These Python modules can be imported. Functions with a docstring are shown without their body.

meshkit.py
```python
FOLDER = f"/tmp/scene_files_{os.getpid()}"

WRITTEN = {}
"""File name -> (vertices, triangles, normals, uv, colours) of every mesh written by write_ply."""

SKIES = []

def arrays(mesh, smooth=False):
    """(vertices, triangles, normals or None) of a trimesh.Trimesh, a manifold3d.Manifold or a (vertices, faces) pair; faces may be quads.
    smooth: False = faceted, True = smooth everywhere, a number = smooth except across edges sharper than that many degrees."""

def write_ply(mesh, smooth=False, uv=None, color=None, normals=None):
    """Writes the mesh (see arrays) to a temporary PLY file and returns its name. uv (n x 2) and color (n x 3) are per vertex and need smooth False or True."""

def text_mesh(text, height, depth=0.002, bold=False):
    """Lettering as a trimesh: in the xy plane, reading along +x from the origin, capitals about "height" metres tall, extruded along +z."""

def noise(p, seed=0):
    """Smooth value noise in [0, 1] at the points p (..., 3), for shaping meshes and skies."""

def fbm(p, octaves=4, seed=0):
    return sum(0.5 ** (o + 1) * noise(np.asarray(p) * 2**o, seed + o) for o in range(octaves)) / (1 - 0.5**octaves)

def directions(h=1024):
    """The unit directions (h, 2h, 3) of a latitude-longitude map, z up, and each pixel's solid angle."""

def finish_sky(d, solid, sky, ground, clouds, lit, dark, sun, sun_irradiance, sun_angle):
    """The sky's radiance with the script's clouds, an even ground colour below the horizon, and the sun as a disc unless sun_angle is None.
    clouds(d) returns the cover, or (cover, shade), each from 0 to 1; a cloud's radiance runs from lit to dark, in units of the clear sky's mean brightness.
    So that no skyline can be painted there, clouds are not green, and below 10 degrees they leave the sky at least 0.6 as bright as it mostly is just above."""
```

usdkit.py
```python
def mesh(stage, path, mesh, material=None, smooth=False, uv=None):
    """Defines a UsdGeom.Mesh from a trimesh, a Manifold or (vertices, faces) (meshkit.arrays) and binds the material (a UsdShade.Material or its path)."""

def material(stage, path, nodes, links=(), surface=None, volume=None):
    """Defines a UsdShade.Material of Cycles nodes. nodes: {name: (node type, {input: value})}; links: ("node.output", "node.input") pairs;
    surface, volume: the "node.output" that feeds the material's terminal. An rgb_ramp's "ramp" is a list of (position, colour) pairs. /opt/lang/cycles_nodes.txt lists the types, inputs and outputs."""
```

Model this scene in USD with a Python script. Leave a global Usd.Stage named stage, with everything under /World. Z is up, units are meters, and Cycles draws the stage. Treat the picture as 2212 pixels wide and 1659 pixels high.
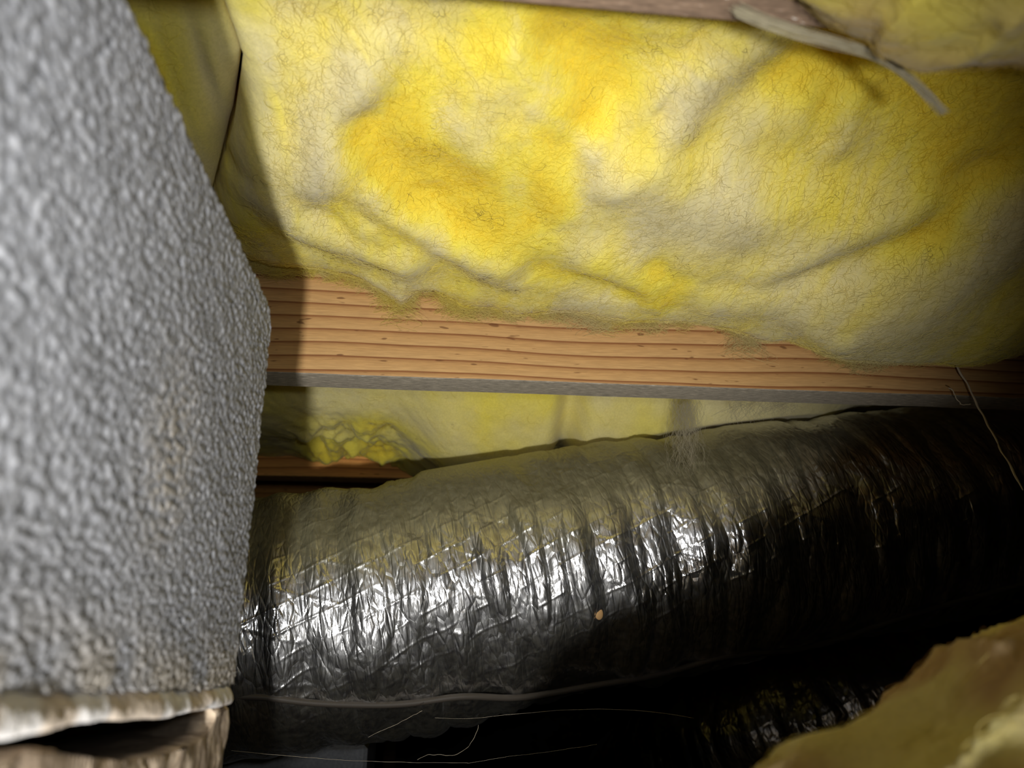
import math
import numpy as np
import trimesh
import meshkit
import usdkit
from meshkit import noise, fbm
from pxr import Usd, UsdGeom, UsdLux, UsdShade, Sdf, Gf, Vt

stage = Usd.Stage.CreateInMemory()
UsdGeom.SetStageUpAxis(stage, 'Z')
UsdGeom.SetStageMetersPerUnit(stage, 1.0)
UsdGeom.Xform.Define(stage, '/World')
UsdGeom.Scope.Define(stage, '/World/Looks')

# ------------------------------------------------------------------ camera, light, exposure
ZC = 0.5                      # height of the lens above the dirt; all heights below are given relative to the lens
F, W, H = 1661.0, 2212.0, 1659.0
PITCH, YAW = math.radians(18.0), math.radians(6.3)
_fw = np.array([math.sin(YAW) * math.cos(PITCH), math.cos(YAW) * math.cos(PITCH), math.sin(PITCH)])
_rt = np.array([math.cos(YAW), -math.sin(YAW), 0.0])
_up = np.cross(_rt, _fw)
cam = UsdGeom.Camera.Define(stage, '/World/camera')
cam.CreateHorizontalApertureAttr(36.0)
cam.CreateVerticalApertureAttr(27.0)
cam.CreateFocalLengthAttr(36.0 * F / W)
cam.CreateFStopAttr(9.0)
cam.CreateFocusDistanceAttr(0.56)
cam.CreateExposureAttr(0.0)
cam.CreateClippingRangeAttr(Gf.Vec2f(0.01, 100.0))
M = np.eye(4)
M[0, :3], M[1, :3], M[2, :3], M[3, :3] = _rt, _up, -_fw, [0, 0, ZC]
UsdGeom.Xformable(cam).AddTransformOp().Set(Gf.Matrix4d(*M.ravel().tolist()))


def ray(px, py):
    px, py = np.asarray(px, float), np.asarray(py, float)
    return ((px - W / 2)[..., None] * _rt + (H / 2 - py)[..., None] * _up + F * _fw)


def at(px, py, Y):
    """The point seen at a pixel, at depth Y (lens-relative)."""
    d = ray(px, py)
    return d * (np.asarray(Y, float) / d[..., 1])[..., None]


def spot(path, pos, aim_px, power, angle, soft, radius, color=(1, 1, 1)):
    l = UsdLux.SphereLight.Define(stage, path)
    l.CreateRadiusAttr(radius)
    l.CreateNormalizeAttr(True)
    l.CreateIntensityAttr(power)
    l.CreateColorAttr(Gf.Vec3f(*color))
    s = UsdLux.ShapingAPI.Apply(l.GetPrim())
    s.CreateShapingConeAngleAttr(angle)
    s.CreateShapingConeSoftnessAttr(soft)
    d = ray(*aim_px)
    d = d / np.linalg.norm(d)
    z = -d
    x = np.cross([0, 0, 1.0], z); x /= np.linalg.norm(x)
    y = np.cross(z, x)
    m = np.eye(4)
    m[0, :3], m[1, :3], m[2, :3], m[3, :3] = x, y, z, np.array(pos) + [0, 0, ZC]
    UsdGeom.Xformable(l).AddTransformOp().Set(Gf.Matrix4d(*m.ravel().tolist()))
    return l


# the photographer's torch, held at the left of the lens, and the phone's own lamp beside the lens
spot('/World/torch', (-0.029, -0.15, -0.135), (1020, 550), 6.5, 31.5, 0.95, 0.010, (1.0, 0.98, 0.95))
spot('/World/phone_lamp', (0.03, -0.02, 0.025), (640, 700), 0.62, 40, 0.7, 0.010, (0.96, 0.98, 1.0))


# ------------------------------------------------------------------ helpers
used = {}


def numbered(path):
    n = used.get(path, -1) + 1
    used[path] = n
    return path if n == 0 else f'{path}_{n:03d}'


def tag(p, label=None, cat=None, group=None, kind=None):
    for k, v in (('label', label), ('category', cat), ('group', group), ('kind', kind)):
        if v:
            p.SetCustomDataByKey(k, v)
    return p


BASE = {}


def thing(name, label, cat, base=(0, 0, 0), group=None, kind=None):
    path = numbered('/World/' + name)
    x = UsdGeom.Xform.Define(stage, path)
    x.AddTranslateOp().Set(Gf.Vec3d(base[0], base[1], base[2] + ZC))
    BASE[path] = np.array(base, float)
    tag(x.GetPrim(), label, cat, group, kind)
    return path


def grid_faces(nr, nc):
    i, j = np.meshgrid(np.arange(nr - 1), np.arange(nc - 1), indexing='ij')
    a = (i * nc + j).ravel()
    return np.stack([a, a + 1, a + nc + 1, a + nc], 1)


def obj(name, mesh, mat, parent=None, smooth=True, label=None, cat=None, group=None, kind=None, color=None, uv=None, attrs=None):
    """One Mesh prim, lens-relative coordinates in."""
    path = numbered((parent or '/World') + '/' + name)
    v, f, n = meshkit.arrays(mesh, smooth)
    top = path.rsplit('/', 1)[0] if parent else path
    base = BASE.get('/'.join(path.split('/')[:3]), None)
    off = -base if base is not None else np.array([0, 0, ZC])
    m = usdkit.mesh(stage, path, (v + off, f), mat)
    if n is not None:
        m.CreateNormalsAttr(Vt.Vec3fArray.FromNumpy(n.astype(np.float32)))
        m.SetNormalsInterpolation('vertex')
    api = UsdGeom.PrimvarsAPI(m)
    if uv is not None:
        api.CreatePrimvar('st', Sdf.ValueTypeNames.TexCoord2fArray, 'vertex').Set(Vt.Vec2fArray.FromNumpy(np.asarray(uv, np.float32)))
    if color is not None:
        api.CreatePrimvar('tint', Sdf.ValueTypeNames.Color3fArray, 'vertex').Set(Vt.Vec3fArray.FromNumpy(np.asarray(color, np.float32)))
    for k, a in (attrs or {}).items():
        api.CreatePrimvar(k, Sdf.ValueTypeNames.FloatArray, 'vertex').Set(Vt.FloatArray.FromNumpy(np.asarray(a, np.float32)))
    tag(m.GetPrim(), label, cat, group, kind)
    return path


def curves(name, pts, width, mat, parent=None, label=None, cat=None, kind=None, color=None, group=None):
    """pts (n, k, 3): n strands of k points; width scalar or (n, k)."""
    path = numbered((parent or '/World') + '/' + name)
    base = BASE.get('/'.join(path.split('/')[:3]), None)
    off = -base if base is not None else np.array([0, 0, ZC])
    n, k = pts.shape[:2]
    c = UsdGeom.BasisCurves.Define(stage, path)
    c.CreateTypeAttr('linear')
    c.CreatePointsAttr(Vt.Vec3fArray.FromNumpy((pts + off).reshape(-1, 3).astype(np.float32)))
    c.CreateCurveVertexCountsAttr(Vt.IntArray.FromNumpy(np.full(n, k, np.int32)))
    w = np.broadcast_to(np.asarray(width, float), (n, k)).ravel()
    c.CreateWidthsAttr(Vt.FloatArray.FromNumpy(w.astype(np.float32)))
    c.SetWidthsInterpolation('vertex')
    if color is not None:
        UsdGeom.PrimvarsAPI(c).CreatePrimvar('tint', Sdf.ValueTypeNames.Color3fArray, 'vertex').Set(
            Vt.Vec3fArray.FromNumpy(np.repeat(np.asarray(color, np.float32), k, 0)))
    UsdShade.MaterialBindingAPI.Apply(c.GetPrim()).Bind(UsdShade.Material.Get(stage, mat))
    tag(c.GetPrim(), label, cat, group, kind)
    return path


def sstep(x, a, b):
    t = np.clip((np.asarray(x, float) - a) / (b - a), 0, 1)
    return t * t * (3 - 2 * t)


def box(lo, hi, bev=0.0):
    lo, hi = np.array(lo, float), np.array(hi, float)
    if bev <= 0:
        m = trimesh.creation.box(hi - lo)
        m.apply_translation((lo + hi) / 2)
        return m
    pts = []
    for a in range(3):
        o = np.full(3, bev); o[a] = 0
        l, h = lo + o, hi - o
        pts += [[(l, h)[i][0], (l, h)[j][1], (l, h)[k][2]] for i in (0, 1) for j in (0, 1) for k in (0, 1)]
    return trimesh.convex.convex_hull(np.array(pts))


def seg_dist(x, y, poly):
    """Distance of points to a polyline (m, 2)."""
    best = np.full(np.shape(x), 1e9)
    for (x0, y0), (x1, y1) in zip(poly[:-1], poly[1:]):
        dx, dy = x1 - x0, y1 - y0
        t = np.clip(((x - x0) * dx + (y - y0) * dy) / (dx * dx + dy * dy + 1e-12), 0, 1)
        best = np.minimum(best, np.hypot(x - x0 - t * dx, y - y0 - t * dy))
    return best


def N3(*cs, seed=0):
    return noise(np.stack(np.broadcast_arrays(*cs), -1), seed)


def ridged(n):
    return 1 - np.abs(2 * n - 1)


# ------------------------------------------------------------------ materials
L = '/World/Looks/'


def mat(name, nodes, links, surface='p.BSDF'):
    usdkit.material(stage, L + name, nodes, links, surface=surface)
    return L + name


FIBER = mat('fiberglass', {
    'a': ('attribute', {'attribute': 'tint'}),
    'g': ('geometry', {}),
    'm': ('mapping', {'scale': (1, 1, 1)}),
    'n': ('noise_texture', {'scale': 520.0, 'detail': 4.0, 'roughness': 0.7, 'distortion': 0.5}),
    'n2': ('noise_texture', {'scale': 1500.0, 'detail': 2.0}),
    'r': ('rgb_ramp', {'ramp': [(0.25, (0.86, 0.85, 0.80)), (0.7, (1.08, 1.07, 1.06))]}),
    'mx': ('mix', {'mix_type': 'multiply', 'fac': 1.0}),
    'b': ('bump', {'strength': 0.35, 'distance': 0.0012}),
    'p': ('principled_bsdf', {'roughness': 0.9, 'specular_ior_level': 0.12, 'sheen_weight': 0.12, 'sheen_roughness': 0.5,
                              'subsurface_weight': 0.3, 'subsurface_scale': 0.004, 'subsurface_radius': (1.0, 0.85, 0.35)}),
}, [('g.position', 'n.vector'), ('g.position', 'n2.vector'), ('n.fac', 'r.fac'), ('a.color', 'mx.color1'), ('r.color', 'mx.color2'),
    ('mx.color', 'p.base_color'), ('n.fac', 'b.height'), ('b.normal', 'p.normal')])
STRAND = mat('glass_strand', {
    'a': ('attribute', {'attribute': 'tint'}),
    'd': ('diffuse_bsdf', {}), 't': ('translucent_bsdf', {}), 'mx': ('mix_closure', {'fac': 0.35}),
}, [('a.color', 'd.color'), ('a.color', 't.color'), ('d.BSDF', 'mx.closure1'), ('t.BSDF', 'mx.closure2')], 'mx.closure')
HAIR = mat('dark_hair', {'p': ('principled_bsdf', {'base_color': (0.11, 0.07, 0.025), 'roughness': 0.7})}, [])
WEB = mat('dusty_web', {'p': ('principled_bsdf', {'base_color': (0.52, 0.45, 0.34), 'roughness': 0.9})}, [])
DUSTWEB = mat('grey_fluff', {'p': ('principled_bsdf', {'base_color': (0.24, 0.21, 0.135), 'roughness': 0.9})}, [])


def wood(name, c0, c1, dark, ring=62.0, under=(0.30, 0.27, 0.24), rough=0.65, shift=0.0):
    return mat(name, {
        'g': ('geometry', {}), 'sx': ('separate_xyz', {}),
        'lo': ('mapping', {'scale': (2.2, 2.2, 6.0), 'location': (shift, 0.3, 0.1)}), 'nl': ('noise_texture', {'scale': 1.0, 'detail': 2.0}),
        'w1': ('math', {'math_type': 'multiply_add', 'value2': 0.034, 'value3': 0.0}),
        'zz': ('math', {'math_type': 'add'}),
        'sc': ('combine_xyz', {'x': 0.0, 'y': 0.0}),
        'rn': ('noise_texture', {'scale': ring, 'detail': 1.0, 'roughness': 0.4, 'dimensions': '3D'}),
        'wv': ('wave_texture', {'wave_type': 'bands', 'bands_direction': 'z', 'profile': 'saw', 'scale': ring * 0.42, 'distortion': 0.7, 'detail': 1.0, 'detail_scale': 0.5}),
        'rr': ('rgb_ramp', {'ramp': [(0.0, c0), (0.60, c1), (0.80, tuple(0.65 * a + 0.35 * b for a, b in zip(c1, dark))), (0.93, dark), (1.0, c0)]}),
        'fm': ('mapping', {'scale': (60, 60, 900)}), 'fn': ('noise_texture', {'scale': 1.0, 'detail': 3.0, 'roughness': 0.6}),
        'fr': ('rgb_ramp', {'ramp': [(0.3, (0.84, 0.82, 0.80)), (0.7, (1.1, 1.1, 1.1))]}),
        'mx': ('mix', {'mix_type': 'multiply', 'fac': 1.0}),
        'km': ('mapping', {'scale': (70, 70, 260)}), 'kn': ('noise_texture', {'scale': 1.0, 'detail': 1.0}),
        'kr': ('rgb_ramp', {'ramp': [(0.70, (0, 0, 0)), (0.76, (0.7, 0.7, 0.7))]}),
        'kmx': ('mix', {'color2': tuple(x * 0.55 for x in dark)}),
        'nz': ('separate_xyz', {}), 'ur': ('math', {'math_type': 'less_than', 'value2': -0.6}),
        'um': ('mapping', {'scale': (120, 500, 500)}), 'un': ('noise_texture', {'scale': 1.0, 'detail': 4.0, 'roughness': 0.7}),
        'uc': ('rgb_ramp', {'ramp': [(0.30, tuple(x * 0.55 for x in under)), (0.55, under), (0.66, tuple(x * 1.35 for x in under)), (0.72, (0.75, 0.72, 0.66))]}),
        'fin': ('mix', {}),
        'b': ('bump', {'strength': 0.25, 'distance': 0.0008}),
        'p': ('principled_bsdf', {'roughness': rough, 'specular_ior_level': 0.3}),
    }, [('g.position', 'lo.vector'), ('lo.vector', 'nl.vector'), ('g.position', 'sx.vector'), ('nl.fac', 'w1.value1'), ('sx.z', 'zz.value1'), ('w1.value', 'zz.value2'),
        ('zz.value', 'sc.z'), ('sc.vector', 'wv.vector'), ('wv.fac', 'rr.fac'),
        ('g.position', 'fm.vector'), ('fm.vector', 'fn.vector'), ('fn.fac', 'fr.fac'), ('rr.color', 'mx.color1'), ('fr.color', 'mx.color2'),
        ('g.position', 'km.vector'), ('km.vector', 'kn.vector'), ('kn.fac', 'kr.fac'), ('kr.color', 'kmx.fac'), ('mx.color', 'kmx.color1'),
        ('g.normal', 'nz.vector'), ('nz.z', 'ur.value1'), ('g.position', 'um.vector'), ('um.vector', 'un.vector'), ('un.fac', 'uc.fac'),
        ('kmx.color', 'fin.color1'), ('uc.color', 'fin.color2'), ('ur.value', 'fin.fac'), ('fin.color', 'p.base_color'),
        ('fn.fac', 'b.height'), ('b.normal', 'p.normal')])


WOOD = wood('pine_joist', (0.56, 0.345, 0.145), (0.52, 0.30, 0.115), (0.22, 0.075, 0.022), under=(0.47, 0.41, 0.32))
WOOD_NEAR = wood('pine_joist_dusty', (0.50, 0.33, 0.20), (0.46, 0.29, 0.17), (0.25, 0.13, 0.06), under=(0.20, 0.135, 0.09))
WOOD_FAR = wood('pine_joist_orange', (0.80, 0.40, 0.10), (0.74, 0.34, 0.08), (0.34, 0.11, 0.02), under=(0.55, 0.3, 0.1))
POSTWOOD = wood('dark_post_wood', (0.16, 0.09, 0.05), (0.14, 0.08, 0.04), (0.06, 0.03, 0.02))

CONCRETE = mat('rough_concrete', {
    'g': ('geometry', {}), 'a': ('attribute', {'attribute': 'tint'}),
    'n1': ('noise_texture', {'scale': 300.0, 'detail': 4.0, 'roughness': 0.6}),
    'r1': ('rgb_ramp', {'ramp': [(0.3, (0.78, 0.78, 0.79)), (0.5, (0.98, 0.98, 0.98)), (0.72, (1.2, 1.19, 1.17))]}),
    'mx': ('mix', {'mix_type': 'multiply', 'fac': 1.0}),
    'b': ('bump', {'strength': 0.6, 'distance': 0.0008}),
    'p': ('principled_bsdf', {'roughness': 0.95, 'specular_ior_level': 0.2}),
}, [('g.position', 'n1.vector'), ('n1.fac', 'r1.fac'), ('a.color', 'mx.color1'), ('r1.color', 'mx.color2'), ('mx.color', 'p.base_color'),
    ('n1.fac', 'b.height'), ('b.normal', 'p.normal')])
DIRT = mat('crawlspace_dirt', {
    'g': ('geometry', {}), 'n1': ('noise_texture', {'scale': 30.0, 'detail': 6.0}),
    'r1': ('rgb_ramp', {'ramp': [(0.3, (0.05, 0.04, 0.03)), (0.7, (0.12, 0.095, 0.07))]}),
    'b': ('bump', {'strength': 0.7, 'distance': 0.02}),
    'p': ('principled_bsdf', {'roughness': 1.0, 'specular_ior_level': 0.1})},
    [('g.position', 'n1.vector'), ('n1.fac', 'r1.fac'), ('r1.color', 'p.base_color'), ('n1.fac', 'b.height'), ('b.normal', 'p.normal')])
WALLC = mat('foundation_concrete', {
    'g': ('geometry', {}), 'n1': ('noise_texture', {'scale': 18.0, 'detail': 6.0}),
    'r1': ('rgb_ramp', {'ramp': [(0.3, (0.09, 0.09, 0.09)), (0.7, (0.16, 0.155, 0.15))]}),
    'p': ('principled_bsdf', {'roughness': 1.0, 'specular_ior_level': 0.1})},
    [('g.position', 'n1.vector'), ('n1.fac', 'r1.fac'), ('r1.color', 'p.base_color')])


def foil(name, rough):
    return mat(name, {
        'u': ('texture_coordinate', {}),
        'd': ('attribute', {'attribute': 'dust'}),
        'm1': ('mapping', {'scale': (210, 38, 1)}), 'n1': ('noise_texture', {'scale': 1.0, 'detail': 3.0, 'roughness': 0.55, 'distortion': 0.6}),
        'm2': ('mapping', {'scale': (170, 60, 1)}), 'v1': ('voronoi_texture', {'feature': 'distance_to_edge', 'scale': 1.0, 'randomness': 1.0}),
        'v1r': ('rgb_ramp', {'ramp': [(0.0, (0, 0, 0)), (0.18, (1, 1, 1))]}),
        'h': ('math', {'math_type': 'multiply_add', 'value2': 0.35}),
        'b': ('bump', {'strength': 0.8, 'distance': 0.0011}),
        'ng': ('noise_texture', {'scale': 160.0, 'detail': 4.0}), 'g': ('geometry', {}),
        'dm': ('math', {'math_type': 'multiply_add', 'value2': 0.3, 'value3': -0.15}),
        'da': ('math', {'math_type': 'add', 'use_clamp': True}),
        'dc': ('rgb_ramp', {'ramp': [(0.3, (0.25, 0.23, 0.13)), (0.7, (0.34, 0.315, 0.185))]}),
        'gr': ('rgb_ramp', {'ramp': [(0.35, (0.66, 0.66, 0.67)), (0.6, (0.88, 0.89, 0.91))]}),
        'p': ('principled_bsdf', {'metallic': 1.0, 'roughness': rough, 'distribution': 'multi_ggx'}),
        'q': ('principled_bsdf', {'metallic': 0.45, 'roughness': 0.42, 'specular_ior_level': 0.35}),
        'p2': ('principled_bsdf', {'metallic': 1.0, 'roughness': 0.48}), 'pm': ('mix_closure', {'fac': 0.26}),
        'mx': ('mix_closure', {}),
    }, [('b.normal', 'p2.normal'), ('gr.color', 'p2.base_color'), ('p.BSDF', 'pm.closure1'), ('p2.BSDF', 'pm.closure2'), ('u.UV', 'm1.vector'), ('m1.vector', 'n1.vector'), ('u.UV', 'm2.vector'), ('m2.vector', 'v1.vector'), ('v1.distance', 'v1r.fac'),
        ('v1r.color', 'h.value1'), ('n1.fac', 'h.value3'), ('h.value', 'b.height'), ('b.normal', 'p.normal'), ('b.normal', 'q.normal'),
        ('g.position', 'ng.vector'), ('ng.fac', 'dm.value1'), ('dm.value', 'da.value1'), ('d.fac', 'da.value2'), ('ng.fac', 'dc.fac'), ('dc.color', 'q.base_color'),
        ('ng.fac', 'gr.fac'), ('gr.color', 'p.base_color'),
        ('pm.closure', 'mx.closure1'), ('q.BSDF', 'mx.closure2'), ('da.value', 'mx.fac')], 'mx.closure')


FOIL = foil('crinkled_foil', 0.17)
FOIL2 = foil('crinkled_foil_far', 0.22)
SEAM = mat('seam_tape', {'p': ('principled_bsdf', {'base_color': (0.075, 0.062, 0.048), 'roughness': 0.6})}, [])
CHIP = mat('pale_chip', {'p': ('principled_bsdf', {'base_color': (0.62, 0.55, 0.46), 'roughness': 0.9})}, [])

# ------------------------------------------------------------------ the setting
HB = 0.2            # underside of the joists
HT = HB + 0.235     # underside of the subfloor
FL = -ZC
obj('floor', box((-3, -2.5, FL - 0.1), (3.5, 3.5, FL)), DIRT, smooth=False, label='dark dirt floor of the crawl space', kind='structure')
obj('ceiling', box((-3, -2.5, HT), (3.5, 3.5, HT + 0.02)), WOOD_NEAR, smooth=False, label='underside of the wooden subfloor above the joists', kind='structure')
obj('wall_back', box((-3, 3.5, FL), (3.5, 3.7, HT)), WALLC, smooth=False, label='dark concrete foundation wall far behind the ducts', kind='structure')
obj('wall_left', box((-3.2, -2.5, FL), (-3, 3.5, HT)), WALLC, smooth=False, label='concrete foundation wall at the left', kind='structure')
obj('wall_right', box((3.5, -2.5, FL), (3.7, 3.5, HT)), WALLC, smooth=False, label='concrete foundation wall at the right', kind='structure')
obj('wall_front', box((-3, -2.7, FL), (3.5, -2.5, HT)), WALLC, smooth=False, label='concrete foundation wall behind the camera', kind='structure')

Y_NEAR = (0.166, 0.204)
Y_MID = (0.603, 0.641)
Y_FAR = (1.041, 1.079)


def joist(y, material, label, x0=-3.0, x1=3.5):
    n = 240
    xs = np.concatenate([[x0], np.linspace(-0.5, 1.3, n), [x1]])
    b = 0.0025
    prof = np.array([(y[0] + b, HB), (y[1] - b, HB), (y[1] - b * .3, HB + b * .3), (y[1], HB + b), (y[1], HT - b), (y[1] - b, HT), (y[0] + b, HT), (y[0], HT - b), (y[0], HB + b), (y[0] + b * .3, HB + b * .3)])
    P = np.zeros((len(xs), len(prof), 3))
    P[:, :, 0] = xs[:, None]
    P[:, :, 1] = prof[None, :, 0]
    P[:, :, 2] = prof[None, :, 1]
    wob = (N3(xs / 0.05, 0 * xs, 0 * xs + y[0] * 9, seed=4) - 0.5) * 0.0012
    low = prof[:, 1] < HB + 0.01
    P[:, low, 2] += wob[:, None]
    P[:, low, 1] += 0.6 * (N3(xs / 0.03, 0 * xs, 0 * xs + y[0] * 5, seed=5) - 0.5)[:, None] * 0.0012
    k = len(prof)
    i, j = np.meshgrid(np.arange(len(xs) - 1), np.arange(k), indexing='ij')
    a = (i * k + j).ravel(); c = (i * k + (j + 1) % k).ravel()
    f = np.stack([a, a + k, c + k, c], 1)
    f = np.vstack([f[:, [0, 1, 2]], f[:, [0, 2, 3]]])
    caps = [[0, t + 1, t] for t in range(1, k - 1)][:0]
    e = (len(xs) - 1) * k
    caps = [[0, t, t + 1] for t in range(1, k - 1)] + [[e, e + t + 1, e + t] for t in range(1, k - 1)]
    m = trimesh.Trimesh(P.reshape(-1, 3), np.vstack([f, caps]), process=False)
    m.fix_normals()
    return obj('floor_joist', m, material, smooth=35, label=label, cat='joist', group='floor joists')


joist(Y_MID, WOOD, 'bare orange pine floor joist with dark grain lines, across the middle')
joist(Y_NEAR, WOOD_NEAR, 'blurred dusty brown floor joist closest to the lens, along the top edge')
joist(Y_FAR, WOOD_FAR, 'floor joist behind the foil duct, an orange sliver showing under torn yellow insulation')
joist((1.48, 1.518), WOOD_FAR, 'hidden pine floor joist farthest back beyond the ducts')

# ------------------------------------------------------------------ insulation
PALE = np.array([0.70, 0.62, 0.31])
YEL = np.array([0.81, 0.69, 0.10])
GOLD = np.array([0.80, 0.57, 0.02])
GREY = np.array([0.58, 0.52, 0.33])


def tone_color(t):
    """-1 grey dust, 0 pale, 1 yellow, 2 gold."""
    t = np.clip(t, -1, 1.5)[..., None]
    c = np.where(t < 0, PALE + (GREY - PALE) * -t, np.where(t < 1, PALE + (YEL - PALE) * t, YEL + (GOLD - YEL) * (t - 1)))
    return c


def normals_of(P):
    du = np.gradient(P, axis=0)
    dv = np.gradient(P, axis=1)
    n = np.cross(du, dv)
    return n / (np.linalg.norm(n, axis=2, keepdims=True) + 1e-12)


def fuzz(parent, P, Nn, C, n, rng, length=0.010, width=0.00014, lift=0.0012, pick=None, k=6, name='loose_fibers', swirl=0.06, bright=1.08, color=None, material=None, label=None):
    """Fine fibres lying on a surface grid P (rows, cols, 3), along a slowly turning direction."""
    nr, nc = P.shape[:2]
    i0 = rng.uniform(2, nr - 3, n)
    j0 = rng.uniform(2, nc - 3, n)
    if pick is not None:
        keep = rng.uniform(size=n) < pick[i0.astype(int), j0.astype(int)]
        i0, j0 = i0[keep], j0[keep]
        n = len(i0)
    st = P[i0.astype(int), j0.astype(int)]
    ang = 2.5 * np.pi * noise(st / swirl, 77) + rng.normal(0, 0.55, n)
    curl = rng.normal(0, 0.35, n)
    # metres per grid step
    gi = np.linalg.norm(P[np.minimum(i0.astype(int) + 1, nr - 1), j0.astype(int)] - st, axis=1) + 1e-5
    gj = np.linalg.norm(P[i0.astype(int), np.minimum(j0.astype(int) + 1, nc - 1)] - st, axis=1) + 1e-5
    ln = length * rng.uniform(0.4, 1.5, n)
    out = np.zeros((n, k, 3))
    i, j = i0.copy(), j0.copy()
    for q in range(k):
        ii, jj = np.clip(i, 0, nr - 1.001), np.clip(j, 0, nc - 1.001)
        a, b = ii.astype(int), jj.astype(int)
        fa, fb = (ii - a)[:, None], (jj - b)[:, None]
        p = P[a, b] * (1 - fa) * (1 - fb) + P[a + 1, b] * fa * (1 - fb) + P[a, b + 1] * (1 - fa) * fb + P[a + 1, b + 1] * fa * fb
        t = q / (k - 1)
        h = lift * (0.15 + np.sin(np.pi * t) * rng.uniform(0.3, 1.0, n) + t * rng.uniform(-0.3, 0.8, n))
        out[:, q] = p + Nn[a, b] * h[:, None]
        ang = ang + curl + rng.normal(0, 0.25, n)
        i = i + np.sin(ang) * ln / (k - 1) / gi
        j = j + np.cos(ang) * ln / (k - 1) / gj
    col = None
    if color is None:
        col = np.clip(C[i0.astype(int), j0.astype(int)] * bright * rng.uniform(0.72, 1.22, (n, 1)), 0, 0.95)
    curves(name, out, width, material or STRAND, parent, kind='stuff', color=col if color is None else np.tile(color, (n, 1)), label=label)


def dark_hairs(parent, P, Nn, n, clusters, rng, pick=None):
    """Dark dirt hairs, single and in small tangles."""
    nr, nc = P.shape[:2]
    ci, cj = rng.uniform(8, nr - 9, n), rng.uniform(8, nc - 9, n)
    k = 9
    pts = []
    spec = [(ci[q], cj[q], 1, 0) for q in range(n)] + [(rng.uniform(20, nr - 21), rng.uniform(20, nc - 21), rng.integers(5, 12), 0.004) for _ in range(clusters)]
    for (a, b, m, spread) in spec:
        if pick is not None and rng.uniform() > pick[int(a), int(b)]:
            continue
        base, nn = P[int(a), int(b)], Nn[int(a), int(b)]
        t1 = P[int(a), int(b) + 2] - base; t1 /= np.linalg.norm(t1) + 1e-9
        t2 = np.cross(nn, t1)
        for _ in range(m):
            s = base + (t1 * rng.normal() + t2 * rng.normal() * 1.3) * spread
            ang, ln, curl = rng.uniform(0, 6.28), rng.uniform(0.004, 0.015), rng.normal(0, 0.45)
            p = s.copy(); row = []
            for q in range(k):
                row.append(p + nn * (0.0006 + 0.0008 * math.sin(3.14 * q / (k - 1))))
                ang += curl + rng.normal(0, 0.5)
                p = p + (t1 * math.cos(ang) + t2 * math.sin(ang)) * ln / (k - 1)
            pts.append(row)
    w = np.array([0.00015] * k) * np.linspace(1, 0.5, k)
    curves('dirt_hair', np.array(pts), w, HAIR, parent, kind='stuff', label='dark brown dirt hairs')


def gaussian_bool(m):
    from scipy.ndimage import binary_dilation
    return binary_dilation(m, iterations=14)


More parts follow.
